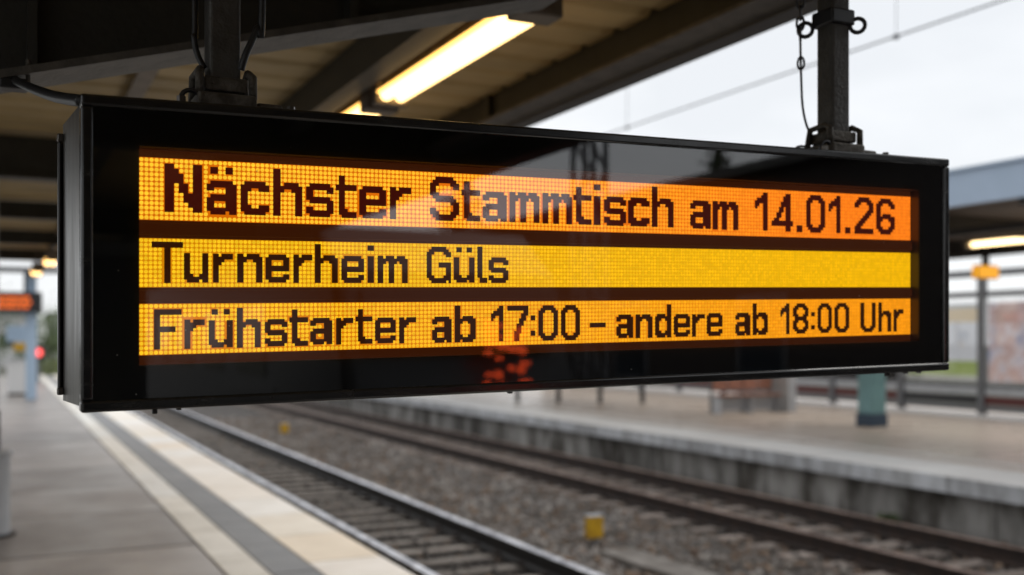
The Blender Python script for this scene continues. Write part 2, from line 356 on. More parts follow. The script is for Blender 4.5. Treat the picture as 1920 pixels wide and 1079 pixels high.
fp = MB().box(11.55, 22.5, -45, 75, -1.1, -.22).build('far_platform', 'concrete'); tag(fp, kind='structure')
MB().box(12.6, 13.05, -45, 75, -.2195, -.002).build('paving_field', 'far_slab', fp)
MB().box(13.25, 20.3, -45, 75, -.2195, -.003).build('paving_field', 'far_slab', fp)
MB().box(13.06, 13.24, -45, 75, -.2195, -.001).build('guide_stripe', 'white_edge', fp)
MB().box(20.31, 21.2, -45, 75, -.2195, 0).build('white_edge_stripe', 'white_edge', fp)
MB().box(21.21, 22.7, -45, 75, -.2195, -.003).build('paving_field', 'far_slab', fp)
mb = MB().box(11.3 - 12.59, 0, .008, 1.3 - .008, -.22, 0)
pieces('coping_block', mb, ['coping_far'], fp, [(12.59, y, random.uniform(-.004, .002)) for y in frange(2.1, 41.1, 1.3)])
for o in [o for o in fp.children if o.name.startswith('coping_block')][:1]:
    me = o.data; me.materials.append(M['white_edge'])
    for p in me.polygons:
        if p.normal.z > .5: p.material_index = 1
MB().box(11.3, 12.59, -45, 2.095, -.22, -.002).build('coping_run', ['coping_far'], fp)
MB().box(11.3, 12.59, 41.1, 75, -.22, -.002).build('coping_run', ['coping_far'], fp)
# wall panels under the coping, each its own cast piece
for i, y in enumerate(frange(1.5, 40.5, 2.6)):
    d = random.uniform(0, .025); MB().box(11.49 + d, 11.54, y + .008, y + 2.592, -1.05, -.225).build('wall_panel', 'concrete', fp)

# ------------------------------------------------------------------ tracks
M['sleeper_brown'] = pbr('brown sleeper', (.32, .27, .235), .85, col2=(.17, .135, .115), scale=4, stretch=(.5, 3, 1), tint=.3, bump=.4, bscale=30)
def track(xc, label, head, y0, y1, tie):
    t = thing('railway_track', (xc, 0, RT), label, 'track', 'railway tracks between the platforms')
    for sx in (-.75, .75):
        x = xc + sx; z = RT
        prof = [(x - .08, z - .215), (x + .08, z - .215), (x + .08, z - .195), (x + .026, z - .165), (x + .026, z - .06), (x + .05, z - .046), (x + .05, z - .008),
                (x + .042, z), (x - .042, z), (x - .05, z - .008), (x - .05, z - .046), (x - .026, z - .06), (x - .026, z - .165), (x - .08, z - .195)]
        MB().prism_y(prof, -60, 220, topz=z - .009).build('rail', ['railside' if head == 'railtop' else 'rust', head], t)
    mb = MB().box(-1.27, 1.27, -.115, .115, -.17, 0)
    sl = pieces('sleeper', mb, tie, t, [(xc + random.uniform(-.03, .03), y, RT - .2 + random.uniform(-.012, 0)) for y in frange(y0, y1, .62)])
    fx = MB()
    for y in frange(y0, y0 + 26, .62):
        for sx in (-.75, .75):
            for k in (-.1, .1): fx.box(xc + sx + k - .035, xc + sx + k + .035, y - .06, y + .06, RT - .199, RT - .165)
    tag(fx.build('rail_clip', 'rust', t), kind='stuff')
    return t
track(4.65, 'railway track with shiny rails beside the near striped platform', 'railtop', 3.2, 58, 'sleeper')
track(9.65, 'railway track with rusty brown rails below the far platform wall', 'railtop_dull', 6, 58, 'sleeper_brown')

# loose ballast stones
def stones():
    import numpy as np
    rng = np.random.default_rng(3); base = np.array([(1, 0, 0), (0, 1, 0), (-1, 0, 0), (0, -1, 0), (0, 0, 1), (0, 0, -1)], float)
    tri = np.array([(0, 1, 4), (1, 2, 4), (2, 3, 4), (3, 0, 4), (1, 0, 5), (2, 1, 5), (3, 2, 5), (0, 3, 5)])
    def zone(n, xa, xb, ya, yb, zf):
        y = ya + (yb - ya) * rng.random(n) ** 1.5; x = xa + (xb - xa) * rng.random(n); return np.c_[x, y, zf(x)]
    bed = lambda x: np.interp(x, [3.3, 5.9, 6.2, 7.2, 8.2, 11.3], [-.80, -.80, -.86, -.88, -.815, -.815])
    near = 6500; P = np.concatenate([zone(6500, 3.0, 5.9, 3.5, 28, bed), zone(11000, 5.9, 8.6, 6.0, 36, bed), zone(10000, 8.3, 11.45, 7, 36, bed)])
    n = len(P); s = .026 + .05 * rng.random((n, 1)) ** 2.2; sc = s * (0.7 + .6 * rng.random((n, 3))); sc[:, 2] *= .75
    V = base[None] * sc[:, None, :] + rng.normal(0, .25, (n, 6, 3)) * s[:, None]
    a = rng.random(n) * 6.28; ca, sa = np.cos(a), np.sin(a); X = V[..., 0] * ca[:, None] - V[..., 1] * sa[:, None]; Y = V[..., 0] * sa[:, None] + V[..., 1] * ca[:, None]
    V = np.stack([X, Y, V[..., 2]], -1) + P[:, None]; V[..., 2] += .012
    F = (tri[None] + 6 * np.arange(n)[:, None, None]).reshape(-1, 3); V = V.reshape(-1, 3)
    me = bpy.data.meshes.new('ballast_stones'); me.vertices.add(len(V)); me.vertices.foreach_set('co', V.ravel())
    me.loops.add(F.size); me.loops.foreach_set('vertex_index', F.ravel().astype('i4')); me.polygons.add(len(F))
    me.polygons.foreach_set('loop_start', np.arange(0, F.size, 3, dtype='i4')); me.update(calc_edges=True)
    me.materials.append(M['stone']); me.materials.append(M['stone_light'])
    me.materials.append(M['stone_brown'])
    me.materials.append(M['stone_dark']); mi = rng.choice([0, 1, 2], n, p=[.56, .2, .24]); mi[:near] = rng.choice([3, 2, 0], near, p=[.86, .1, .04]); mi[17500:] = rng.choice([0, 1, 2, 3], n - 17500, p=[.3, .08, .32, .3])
    me.polygons.foreach_set('material_index', np.repeat(mi, 8).astype('i4'))
    o = bpy.data.objects.new('ballast_stones', me); C.objects.link(o); tag(o, 'loose grey and brown stones lying on the track bed', 'ballast', kind='stuff')
M['stone_light'] = pbr('pale stone', (.36, .335, .31), .9, col2=(.20, .175, .15), scale=.9, detail=6)
M['stone_brown'] = pbr('brown stone', (.22, .15, .10), .9, col2=(.09, .06, .045), scale=8)
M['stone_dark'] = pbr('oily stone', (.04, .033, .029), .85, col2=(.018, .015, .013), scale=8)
stones()

# cable trough with loose concrete lids
tr = thing('cable_trough', (6.85, 5, -.83), 'line of concrete trough lids lying in the ballast before the yellow marker', 'trough')
M['trough_lid'] = pbr('dirty lid', (.24, .22, .20), .9, col2=(.13, .115, .10), scale=3, tint=.15, bump=.4)
mb = MB().box(-.24, .24, -.49, .49, 0, .07)
pieces('lid', mb, 'trough_lid', tr, [(6.85 + random.uniform(-.02, .02), 4.5 + i, -.835 + random.uniform(-.01, .006)) for i in range(7)])
MB().box(6.64, 7.06, 4, 11, -.95, -.836).build('trough_wall', 'concrete', tr)

def marker(x, y, z, s, label):
    t = thing('track_marker', (x, y, z), label, 'marker', 'yellow markers between the tracks')
    MB().box(x - .02 * s, x + .02 * s, y - .02 * s, y + .02 * s, z - .05, z + .12 * s).build('stake', 'grey_steel', t)
    MB().box(x - .11 * s, x + .11 * s, y - .06 * s, y + .06 * s, z + .1 * s, z + .38 * s).build('plate', 'yellow', t, bevel=.012)
    MB().box(x - .112 * s, x + .112 * s, y - .062 * s, y + .062 * s, z + .385 * s, z + .40 * s).build('cap', 'light_steel', t)
marker(6.92, 11.7, -.86, 1, 'larger yellow box marker on a stake near the trough lids')
marker(7.0, 28.6, -.86, .95, 'small distant yellow marker between the tracks below the sign')

# weeds at the foot of the far wall
def weed(x, y, z, n, s, label):
    mb = MB()
    for i in range(n):
        a = random.uniform(0, 6.28); l = s * random.uniform(.5, 1); b = Vector((x + random.uniform(-s, s) * .6, y + random.uniform(-s, s), z)); t = b + Vector((math.cos(a) * l * .6, math.sin(a) * l * .6, l))
        w = Vector((-math.sin(a), math.cos(a), 0)) * s * .13; m = (b + t) / 2 + Vector((0, 0, l * .1)); mb.quad(b - w * .3, b + w * .3, m + w, t, m - w)
    tag(mb.build('weed_tuft', 'weed', loc=(x, y, z)), label, 'weed')
weed(11.3, 10.9, -.78, 60, .16, 'small green weed tuft at the foot of the far platform wall')

# ------------------------------------------------------------------ near canopy
DECK = EYE + 1.6
ca = thing('platform_canopy', (0, 3, DECK), 'dark steel canopy with ribbed beige soffit over the near platform', 'canopy')
MB().box(-3.2, 2.9, -24, 23.2, DECK + .05, DECK + .16).build('roof_board', 'soffit_bk', ca)
mb = MB().prism_x([(-.148, .05), (-.148, .028), (-.118, 0), (.118, 0), (.148, .028), (.148, .05)], -3.1, 2.88)
pieces('soffit_panel', mb, 'soffit', ca, [(0, y, DECK + random.uniform(0, .004)) for y in frange(1.4, 23.1, .34)])
MB().box(-3.1, 2.88, -24, 1.2, DECK + .004, DECK + .049).build('soffit_field', 'soffit', ca)
# tapered bracket beam nearest the sign
def hb(x): return EYE + .70 + .277 * x
b1 = MB()
xa, xb = -1.7, 1.66
hbv = hb
nb = MB(); nb.v = [(xa, 3.09, hbv(xa)), (xb, 3.09, hb(xb)), (xb, 3.09, DECK), (xa, 3.09, DECK), (xa, 3.11, hbv(xa)), (xb, 3.11, hb(xb)), (xb, 3.11, DECK), (xa, 3.11, DECK)]
nb.f = [(0, 1, 2, 3), (4, 7, 6, 5), (0, 4, 5, 1), (1, 5, 6, 2), (2, 6, 7, 3), (3, 7, 4, 0)]; nb.mi = [0] * 6
bw = nb.build('bracket_beam', 'steel_dark', ca)
def sl_box(x0, x1, y0, y1, dz0, dz1): return MB().box(x0, x1, y0, y1, dz0, dz1, fn=lambda p: (p[0], p[1], p[2] + hb(p[0])))
sl_box(-1.7, xb + .02, 3.0, 3.2, -.022, .0).build('bottom_flange', 'flange', bw)
for x in (.07, .95): MB().box(x - .012, x + .012, 3.02, 3.088, hb(x) + .003, DECK).build('stiffener', 'steel_dark', bw)
# plain cross beams further along and behind
prof = [(-.1, 0), (.1, 0), (.1, .022), (.012, .026), (.012, .33), (-.012, .33), (-.012, .026), (-.1, .022)]
mb = MB().prism_x(prof, -3.1, 2.86)
pieces('cross_beam', mb, 'steel_dark', ca, [(0, y, EYE + 1.255) for y in (9.0, -3, -9, -15, -21)])
mb = MB().box(-3.1, 2.86, -.098, .098, -.006, 0)
pieces('flange_plate', mb, 'flange', ca, [(0, 9.0, EYE + 1.2545)])
mb = MB().prism_x([(a * .8, z * .6) for a, z in prof], -3.1, 2.86)
pieces('cross_beam', mb, 'steel_dark', ca, [(0, y, EYE + 1.385) for y in (13.2, 16.7, 20.2)])
pieces('flange_plate', MB().box(-3.1, 2.86, -.078, .078, -.006, 0), 'flange', ca, [(0, y, EYE + 1.3845) for y in (13.2, 16.7, 20.2)])
# long purlin beside the lamps and edge beam with gutter
MB().box(1.70, 1.79, -24, 23.2, EYE + 1.40, DECK - .001).build('purlin', 'steel_dark', ca)
MB().box(1.685, 1.815, -24, 23.2, EYE + 1.385, EYE + 1.399).build('purlin_flange', 'steel_dark', ca)
MB().box(.70, .80, -24, 23.2, EYE + 1.53, EYE + 1.55).build('conduit_rail', 'lamp_body', ca)
MB().box(2.885, 2.91, -24, 23.2, EYE + 1.425, DECK + .16).build('edge_web', 'steel_dark', ca)
MB().box(2.80, 2.97, -24, 23.2, EYE + 1.405, EYE + 1.424).build('edge_flange', 'flange', ca)
MB().box(2.975, 3.09, -24, 23.2, EYE + 1.385, DECK + .12).build('gutter', 'gutter', ca)
for y in (6.2, 9.2, 12.2): MB().box(2.85, 2.884, y - .03, y + .03, EYE + 1.425, DECK - .002).build('edge_stiffener', 'steel_dark', ca)
def column(x, y, label):
    t = thing('canopy_column', (x, y, 0), label, 'column')
    MB().tube([(x, y, .78), (x, y, EYE + 1.6)], .085, 20).build('shaft', 'light_steel', t, smooth=False)
    MB().tube([(x, y, 0), (x, y, .74)], .185, 24).build('sleeve', 'light_steel', t)
    MB().tube([(x, y, .74), (x, y, .765), (x, y, .79)], [.205, .21, .19], 24).build('collar', 'light_steel', t)
    MB().tube([(x, y, 0.001), (x, y, .02)], .24, 24).build('foot_ring', 'black', t)
    MB().tube([(x, y, .80), (x, y, 1.16)], .1, 20).build('dark_band', 'black', t)
column(-.12, 10.85, 'grey steel canopy column with wide pale sleeve at the left edge of the platform')

# lamps
def lamp(x0, y0, y1, z, mat, label, group, w=.17):
    t = thing('tube_lamp', (x0, (y0 + y1) / 2, z), label, 'lamp', group)
    MB().box(x0 - w * .42, x0 + w * .42, y0 + .02, y1 - .02, z + .05, z + .13).build('housing', 'lamp_body', t, bevel=.01)
    for s in (-.25, .25):
        MB().tube([(x0 + s * w, y0 + .01, z + .03), (x0 + s * w, y1 - .01, z + .03)], w * .2, 14).build('tube', mat, t, smooth=True)
    MB().box(x0 - w * .56, x0 + w * .56, y0 + .002, y1 - .002, z + .036, z + .0495).build('diffuser', 'lamp_lens', t, bevel=.004)
    for a, b in ((y0 - .14, y0), (y1, y1 + .07)): MB().box(x0 - w * .58, x0 + w * .58, a, b, z - .02, z + .14).build('end_cap', 'lamp_body', t, bevel=.012)
    for y in (y0 + .3, y1 - .3): MB().box(x0 - .012, x0 + .012, y - .012, y + .012, z + .13, DECK).build('hanger', 'lamp_body', t)
    return t
NEARG = 'fluorescent lamps under the near canopy'
lamp(1.96, 3.86, 5.52, EYE + 1.33, 'tube', 'bright warm twin tube lamp above the sign', NEARG)
lamp(1.96, 5.82, 7.48, EYE + 1.33, 'tube', 'second warm tube lamp just peeping over the sign top', NEARG)
for k, w_ in enumerate(('third', 'fourth', 'fifth', 'sixth')): lamp(1.96, 9.3 + k * 3, 10.96 + k * 3, EYE + 1.33, 'tube', w_ + ' lamp of the row, unseen behind the sign, added to light the soffit', NEARG)  # unseen lamps added to warm and brighten the far soffit
for x, y, w_ in ((.67, 16.8, 'nearer'), (.55, 19.7, 'farther')): lamp(x, y, y + 1.3, EYE + 1.17, 'tube', w_ + ' of two small warm lamps glowing far left under the canopy', NEARG)

# ------------------------------------------------------------------ the departure sign
X0, YS, Z0, SH, W, H, D = .131, 2.105, EYE - .1389, .0221, 2.280, .5995, .31
def S(p):                                        # sign coordinates: u along, w depth from the front, v up; it hangs a little out of level
    return (X0 + p[0], YS + p[1], Z0 + p[2] + SH * p[0])
def sb(mb, u0, u1, w0, w1, v0, v1, mi=0): return mb.box(u0, u1, w0, w1, v0, v1, fn=S, mi=mi)
sg = thing('departure_sign', (X0, YS, Z0), 'large black hanging display with three glowing orange lines of dot matrix text', 'sign')
sb(MB(), .012, W - .012, .045, D, .006, H - .006).build('housing', 'housing', sg, bevel=.004)
FW = .022
fr = sb(MB(), 0, W, -.004, .044, H - FW, H); sb(fr, 0, W, -.004, .044, 0, FW); sb(fr, 0, FW, -.004, .044, FW + .0005, H - FW - .0005); sb(fr, W - FW, W, -.004, .044, FW + .0005, H - FW - .0005)
fr.build('front_frame', 'frame', sg, bevel=.005, seg=3)
UO0, UO1, VO0, VO1, DR = .105, 2.1735, .0855, .508, .040      # window in the bezel and its depth
bz = MB()
for q in ((FW, UO0, FW, H - FW), (UO1, W - FW, FW, H - FW), (UO0, UO1, FW, VO0), (UO0, UO1, VO1, H - FW)): sb(bz, q[0], q[1], .008, .012, q[2], q[3])
bz.build('bezel', 'bezel', sg)
rc = MB(); sb(rc, UO0 - .004, UO0, .012, .0445, VO0, VO1); sb(rc, UO1, UO1 + .004, .012, .0445, VO0, VO1); sb(rc, UO0, UO1, .012, .0445, VO1, VO1 + .004); sb(rc, UO0, UO1, .012, .0445, VO0 - .004, VO0)
rc.build('recess_wall', 'recess', sg)
sb(MB(), UO0, UO1, DR, .0444, VO0, VO1).build('led_board', 'led_bar_glow', sg)
g = MB().quad(S((FW - .001, .003, FW - .001)), S((W - FW + .001, .003, FW - .001)), S((W - FW + .001, .003, H - FW + .001)), S((FW - .001, .003, H - FW + .001)))
g.build('glass_pane', 'glass', sg)
# left end: folded sheet, rear frame lip, hinge bolts
for m_ in (0, 1):                                   # the end sheets flare out towards the back
    fl = lambda p, m_=m_: S(((p[0] - .020 * (p[1] - .046) / .23) if not m_ else W - (p[0] - .020 * (p[1] - .046) / .23), p[1], p[2]))
    MB().box(.003, .0115, .046, .276, .01, H - .01, fn=fl).build('side_sheet', 'side', sg)
    MB().box(-.007, .0, .272, .300, .03, H - .045, fn=lambda p, m_=m_: S((p[0] - .020 if not m_ else W - p[0] + .020, p[1], p[2]))).build('rear_lip', 'housing', sg, bevel=.003)
    for v in (.022, H - .046): MB().box(-.009, .004, .262, .280, v, v + .016, fn=lambda p, m_=m_: S((p[0] - .020 if not m_ else W - p[0] + .020, p[1], p[2]))).build('hinge_bolt', 'screw', sg, bevel=.003)
sb(MB(), -.026, W + .026, .3005, .312, .026, H - .042).build('rear_frame', 'housing', sg, bevel=.004)
for u in (.13, .175, .9, 2.06, 2.13, 2.18): sb(MB(), u, u + .010, .015, .028, -.010 if u in (.13, 2.06) else -.005, -.0005).build('screw', 'housing', sg, bevel=.002)
for u in (.02, .33, .62, 1.1, 1.7, 2.16): MB().tube([S((u, .03, H)), S((u, .03, H + .005))], .005, 8).build('screw', 'screw', sg)

GLY = {
'N': '##....##/###...##/####..##/####..##/##.##.##/##.##.##/##..####/##..####/##...###/##....##',
'a': '.######./########/##...###/.....###/.#######/########/##...###/##...###/########/.####.##',
'c': '.######./########/###..###/##....../##....../##....../##....../###..###/########/.######.',
'h': '##....../##....../##....../##....../##.####./########/###..###/##....##/##....##/##....##/##....##/##....##/##....##/##....##',
's': '.######./########/##....##/##....../#######./.#######/......##/##....##/########/.######.',
't': '.##..../.##..../.##..../#######/#######/.##..../.##..../.##..../.##..../.##..../.##..../.###.../.######/..#####',
'e': '.######./########/##....##/##....##/########/########/##....../##....##/########/.######.',
'r': '##.####/#######/####.../###..../##...../##...../##...../##...../##...../##.....',
'S': '..######../.########./###....###/##......##/##......../###......./.#######../..#######./.......###/........##/##......##/###....###/.########./..######..',
'm': '##.###.###./###########/###.###.###/##..##...##/##..##...##/##..##...##/##..##...##/##..##...##/##..##...##/##..##...##',
'i': '##/##/../../##/##/##/##/##/##/##/##/##/##',
'1': '....##/...###/.#####/######/##..##/#...##/....##/....##/....##/....##/....##/....##/....##/....##',
'4': '......##./.....###./.....###./....####./....####./...##.##./...##.##./..##..##./..##..##./.##...##./#########/#########/......##./......##.',
'.': '#', '-': '#',
'0': '..#####../.#######./###...###/##.....##/##.....##/##.....##/##.....##/##.....##/##.....##/##.....##/##.....##/###...###/.#######./..#####..',
'2': '..#####../.#######./###...###/##.....##/.......##/......###/.....###./....###../...###.../..###..../.###...../###....../#########/#########',
'6': '..#####../.#######./###...###/##.....##/##......./##......./##.####../#########/###...###/##.....##/##.....##/###...###/.#######./..#####..',
'T': '##########/##########/....##..../....##..../....##..../....##..../....##..../....##..../....##..../....##..../....##..../....##..../....##..../....##....',
'u': '##....##/##....##/##....##/##....##/##....##/##....##/##....##/###..###/########/.####.##',
'n': '##.####./########/###..###/##....##/##....##/##....##/##....##/##....##/##....##/##....##',
'G': '..######../.########./###....###/##......##/##......../##......../##...#####/##...#####/##......##/##......##/##......##/###....###/.#########/..######.#',
'l': '##../##../##../##../##../##../##../##../##../##../##../##../.###/.###',
'F': '#########/#########/##......./##......./##......./##......./#######../#######../##......./##......./##......./##......./##......./##.......',
'b': '##....../##....../##....../##....../##.####./########/###..###/##....##/##....##/##....##/##....##/###..###/########/##.####.',
'd': '......##/......##/......##/......##/.####.##/########/###..###/##....##/##....##/##....##/##....##/###..###/########/.####.##',
'7': '#########/#########/.......##/......###/......##./.....###./.....##../....###../....##.../....##.../...###.../...##..../...##..../...##....',
':': '#/#/././././#/#',
'8': '..#####../.#######./###...###/##.....##/##.....##/###...###/.#######./.#######./###...###/##.....##/##.....##/###...###/.#######./..#####..',
'U': '##.....##/##.....##/##.....##/##.....##/##.....##/##.....##/##.....##/##.....##/##.....##/##.....##/##.....##/###...###/.#######./..#####..',
}
GLY['ä'] = '.##..##./.##..##./......../......../' + GLY['a']; GLY['ü'] = '.##..##./.##..##./......../......../' + GLY['u']
# character boxes in tenths of a millimetre on the board: left, right, bottom, top
LINES = [
"N 1552 2271 3858 4814, ä 2359 2951 3837 4790, c 3032 3610 3848 4532, h 3694 4300 3846 4815, s 4384 4968 3849 4551, t 5021 5472 3845 4742, e 5538 6135 3851 4540, r 6226 6711 3850 4547, S 7156 7852 3848 4822, t 7913 8367 3857 4749, a 8442 9033 3866 4538, m 9113 9875 3864 4556, m 9968 10741 3853 4568, t 10794 11272 3858 4744, i 11350 11522 3857 4825, s 11633 12239 3851 4550, c 12311 12918 3855 4554, h 12991 13627 3852 4843, a 14138 14760 3842 4549, m 14834 15625 3836 4556, 1 16178 16578 3842 4833, 4 16728 17425 3836 4828, . 17570 17745 3833 4012, 0 17888 18533 3830 4833, 1 18675 19075 3835 4843, . 19262 19433 3835 4002, 2 19595 20274 3835 4840, 6 20399 21076 3837 4830",
"T 1311 1903 2454 3271, u 1921 2391 2467 3054, r 2485 2876 2468 3049, n 2961 3473 2469 3054, e 3538 4024 2470 3048, r 4115 4512 2463 3053, h 4570 5061 2464 3280, e 5142 5639 2465 3040, i 5724 5860 2466 3271, m 5947 6631 2461 3051, G 7079 7655 2462 3270, ü 7729 8227 2477 3267, l 8303 8543 2470 3288, s 8586 9072 2470 3050",
"F 1353 1875 1149 1941, r 1931 2320 1147 1732, ü 2400 2874 1159 1933, h 2955 3436 1144 1956, s 3523 3986 1156 1717, t 4031 4420 1149 1912, a 4473 4940 1173 1730, r 5029 5400 1158 1723, t 5455 5827 1161 1905, e 5889 6354 1163 1719, r 6438 6826 1150 1718, a 7211 7670 1142 1722, b 7752 8257 1140 1966, 1 8646 8946 1141 1952, 7 9057 9586 1131 1950, : 9659 9766 1250 1723, 0 9860 10363 1128 1952, 0 10454 10958 1123 1954, - 11240 11667 1414 1527, a 11979 12442 1142 1713, n 12527 13002 1130 1712, d 13085 13558 1128 1951, e 13641 14125 1138 1707, r 14192 14578 1130 1696, e 14644 15125 1137 1719, a 15542 16012 1127 1716, b 16098 16587 1133 1952, 1 17012 17306 1136 1946, 8 17443 17954 1142 1942, : 18064 18175 1245 1708, 0 18283 18770 1145 1941, 0 18883 19391 1140 1944, U 19818 20355 1133 1947, h 20470 20939 1133 1952, r 21050 21406 1129 1753"]
BAND = [(.3697, .4920, 13), (.2375, .3338, 11), (.1045, .2050, 11)]
UL0, UL1 = .1075, 2.170
for li, (v0, v1, nr) in enumerate(BAND):
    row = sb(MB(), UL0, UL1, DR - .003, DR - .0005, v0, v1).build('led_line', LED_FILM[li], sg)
    chars = []
    for it in LINES[li].split(', '):
        ch, a, b, c0, c1 = it.split(' '); a, b, c0, c1 = [int(q) / 1e4 for q in (a, b, c0, c1)]
        rows = GLY[ch].split('/'); nh, nw = len(rows), len(rows[0]); cw, chh = (b - a) / nw, (c1 - c0) / nh
        chars.append((a, b, c0, c1, rows, cw, chh)); mb = MB()
        for r_, line in enumerate(rows):
            k = 0
            while k < nw:
                if line[k] == '#':
                    e = k
                    while e < nw and line[e] == '#': e += 1
                    sb(mb, a + k * cw, a + e * cw, DR - .0062, DR - .0035, c1 - (r_ + 1) * chh, c1 - r_ * chh); k = e
                else: k += 1
        nm = 'digit' if ch.isdigit() else ('letter' if ch.isalpha() else 'punctuation_mark')
        mb.build(nm, 'unlit_glow1' if li == 0 else 'unlit_glow2', row)
    p = (v1 - v0) / nr; nc = int(round((UL1 - UL0) / p)); pu = (UL1 - UL0) / nc
    dots = MB(); rd = .455 * p; ring = [(math.cos(t * math.pi / 4 + .39), math.sin(t * math.pi / 4 + .39)) for t in range(8)]
    for j in range(nc):
        u = UL0 + (j + .5) * pu; cand = [q for q in chars if q[0] <= u <= q[1]]
        for i in range(nr):
            v = v0 + (i + .5) * p; hit = False
            for (a, b, c0, c1, rows, cw, chh) in cand:
                if c0 <= v <= c1 and rows[min(len(rows) - 1, int((c1 - v) / chh))][min(len(rows[0]) - 1, int((u - a) / cw))] == '#': hit = True
            if hit: continue
            bi = len(dots.v)
            for ux, uz in ring: dots.v.append(S((u + ux * rd, DR - .0031, v + uz * rd)))
            for ux, uz in ring: dots.v.append(S((u + ux * rd * .6, DR - .0048, v + uz * rd * .6)))
            for k in range(8): dots.f.append((bi + k, bi + (k + 1) % 8, bi + 8 + (k + 1) % 8, bi + 8 + k)); dots.mi.append(0)
            dots.f.append(tuple(bi + 8 + k for k in range(8))); dots.mi.append(0)
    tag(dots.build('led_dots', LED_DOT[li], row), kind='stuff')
# dividing bars between the lines
for a, b in ((BAND[2][1] + .006, BAND[1][0] - .006), (BAND[1][1] + .006, BAND[0][0] - .006)):
    sb(MB(), UO0, UL1, DR - .011, DR - .0004, a, b).build('divider_bar', 'led_bar_glow', sg, bevel=.002)

# ------------------------------------------------------------------ hanger posts, clamps, cables
def hanger(u, w, label, rz):
    x, y, z = S((u, .16, H)); t = thing('hanger_post', (x, y, z), label, 'post', 'posts that carry the departure sign')
    h = w / 2
    MB().box(x - h, x + h, y - h, y + h, z + .012, DECK + .04).build('post', 'post', t, bevel=.008, seg=3)
    MB().box(x - .115, x + .15, y - .09, y + .08, z + .0008, z + .012).build('base_plate', 'clamp', t, bevel=.003)
    MB().box(x - h - .028, x + h + .028, y - h - .03, y + h + .03, z + .0125, z + .045).build('clamp_block', 'clamp', t, bevel=.006)
    MB().box(x + h + .03, x + h + .085, y - .05, y + .03, z + .0125, z + .034).build('foot_lug', 'clamp', t, bevel=.005)
    for dx in (-h - .022, h + .022): MB().tube([(x + dx, y - h - .014, z + .04), (x + dx, y - h - .014, z + .085), (x + dx * .9, y - h + .01, z + .098), (x + dx, y + h, z + .092), (x + dx, y + h + .012, z + .04)], .009, 8).build('u_bolt', 'clamp', t, smooth=True)
    for dx, dy in ((-.095, -.07), (.13, -.07), (.135, .05), (-.095, .05)): MB().tube([(x + dx, y + dy, z + .012), (x + dx, y + dy, z + .027)], .009, 6).build('bolt', 'screw', t)
    MB().box(x - h - .012, x + h + .012, y - h - .012, y + h + .012, z + .052, z + .082).build('collar', 'clamp', t, bevel=.004)
    MB().ring((x - h - .04, y - .05, z + .026), (1, 0, 0), (0, 0, 1), .02, .005).build('shackle', 'chain', t, smooth=True)
    return x, y, z
lx, ly, lz = hanger(.290, .066, 'left hanging post clamped onto the sign beside a dark beam', 0)
rx, ry, rz_ = hanger(2.00, .066, 'right hanging post clamped onto the sign against the pale sky', 0)
def curve(pts, n=24):
    P = [Vector(p) for p in pts]; out = []
    for i in range(len(P) - 1):
        p0, p1, p2, p3 = P[max(i - 1, 0)], P[i], P[i + 1], P[min(i + 2, len(P) - 1)]
        for k in range(n): 
            t = k / n; out.append(.5 * (2 * p1 + (p2 - p0) * t + (2 * p0 - 5 * p1 + 4 * p2 - p3) * t * t + (3 * p1 - p0 - 3 * p2 + p3) * t ** 3))
    return out + [P[-1]]
c1 = MB().tube(curve([(lx + .075, ly - .05, DECK), (lx + .074, ly - .05, lz + .26), (lx + .062, ly - .05, lz + .19), (lx + .040, ly - .05, lz + .135), (lx + .030, ly - .045, lz + .10)], 10), .0075, 8)
tag(c1.build('cable', 'cable', loc=(lx, ly, lz), smooth=True), 'black cable hanging down the right side of the left post', 'cable')
c2 = MB().tube(curve([(lx - .06, ly + .02, DECK), (lx - .055, ly + .01, lz + .26), (lx - .058, ly, lz + .17), (lx - .052, ly, lz + .135), (lx - .040, ly - .01, lz + .105)], 10), .0065, 8)
tag(c2.build('cable', 'cable', loc=(lx, ly, lz), smooth=True), 'thin black cable looping down the left side of the left post', 'cable')
e0 = S((-.004, .05, H - .004))
hx = (.03, 3.02, hb(.03) - .03)
c3 = MB().tube(curve([hx, (hx[0] * .7 + e0[0] * .3, hx[1] * .7 + e0[1] * .3, hx[2] * .7 + e0[2] * .3 - .006), (hx[0] * .3 + e0[0] * .7, hx[1] * .3 + e0[1] * .7, hx[2] * .3 + e0[2] * .7 - .007), (e0[0] + .01, e0[1], e0[2])], 10), .012, 8)
tag(c3.build('supply_cable', 'cable', loc=hx, smooth=True), 'thick black supply cable from the beam to the sign corner', 'cable')
cl = thing('cable_clamp', (.02, 3.05, hb(.02) - .03), 'dark cable clamp bolted under the bracket beam at far left', 'clamp')
MB().box(-.01, .06, 3.0, 3.06, hb(.02) - .052, hb(.02) - .024).build('clamp_body', 'black', cl, bevel=.006)
MB().tube([(.06, 3.02, hb(.02) - .04), (.06, 3.02, hb(.02) + .03)], .006, 8).build('bolt', 'clamp', cl)
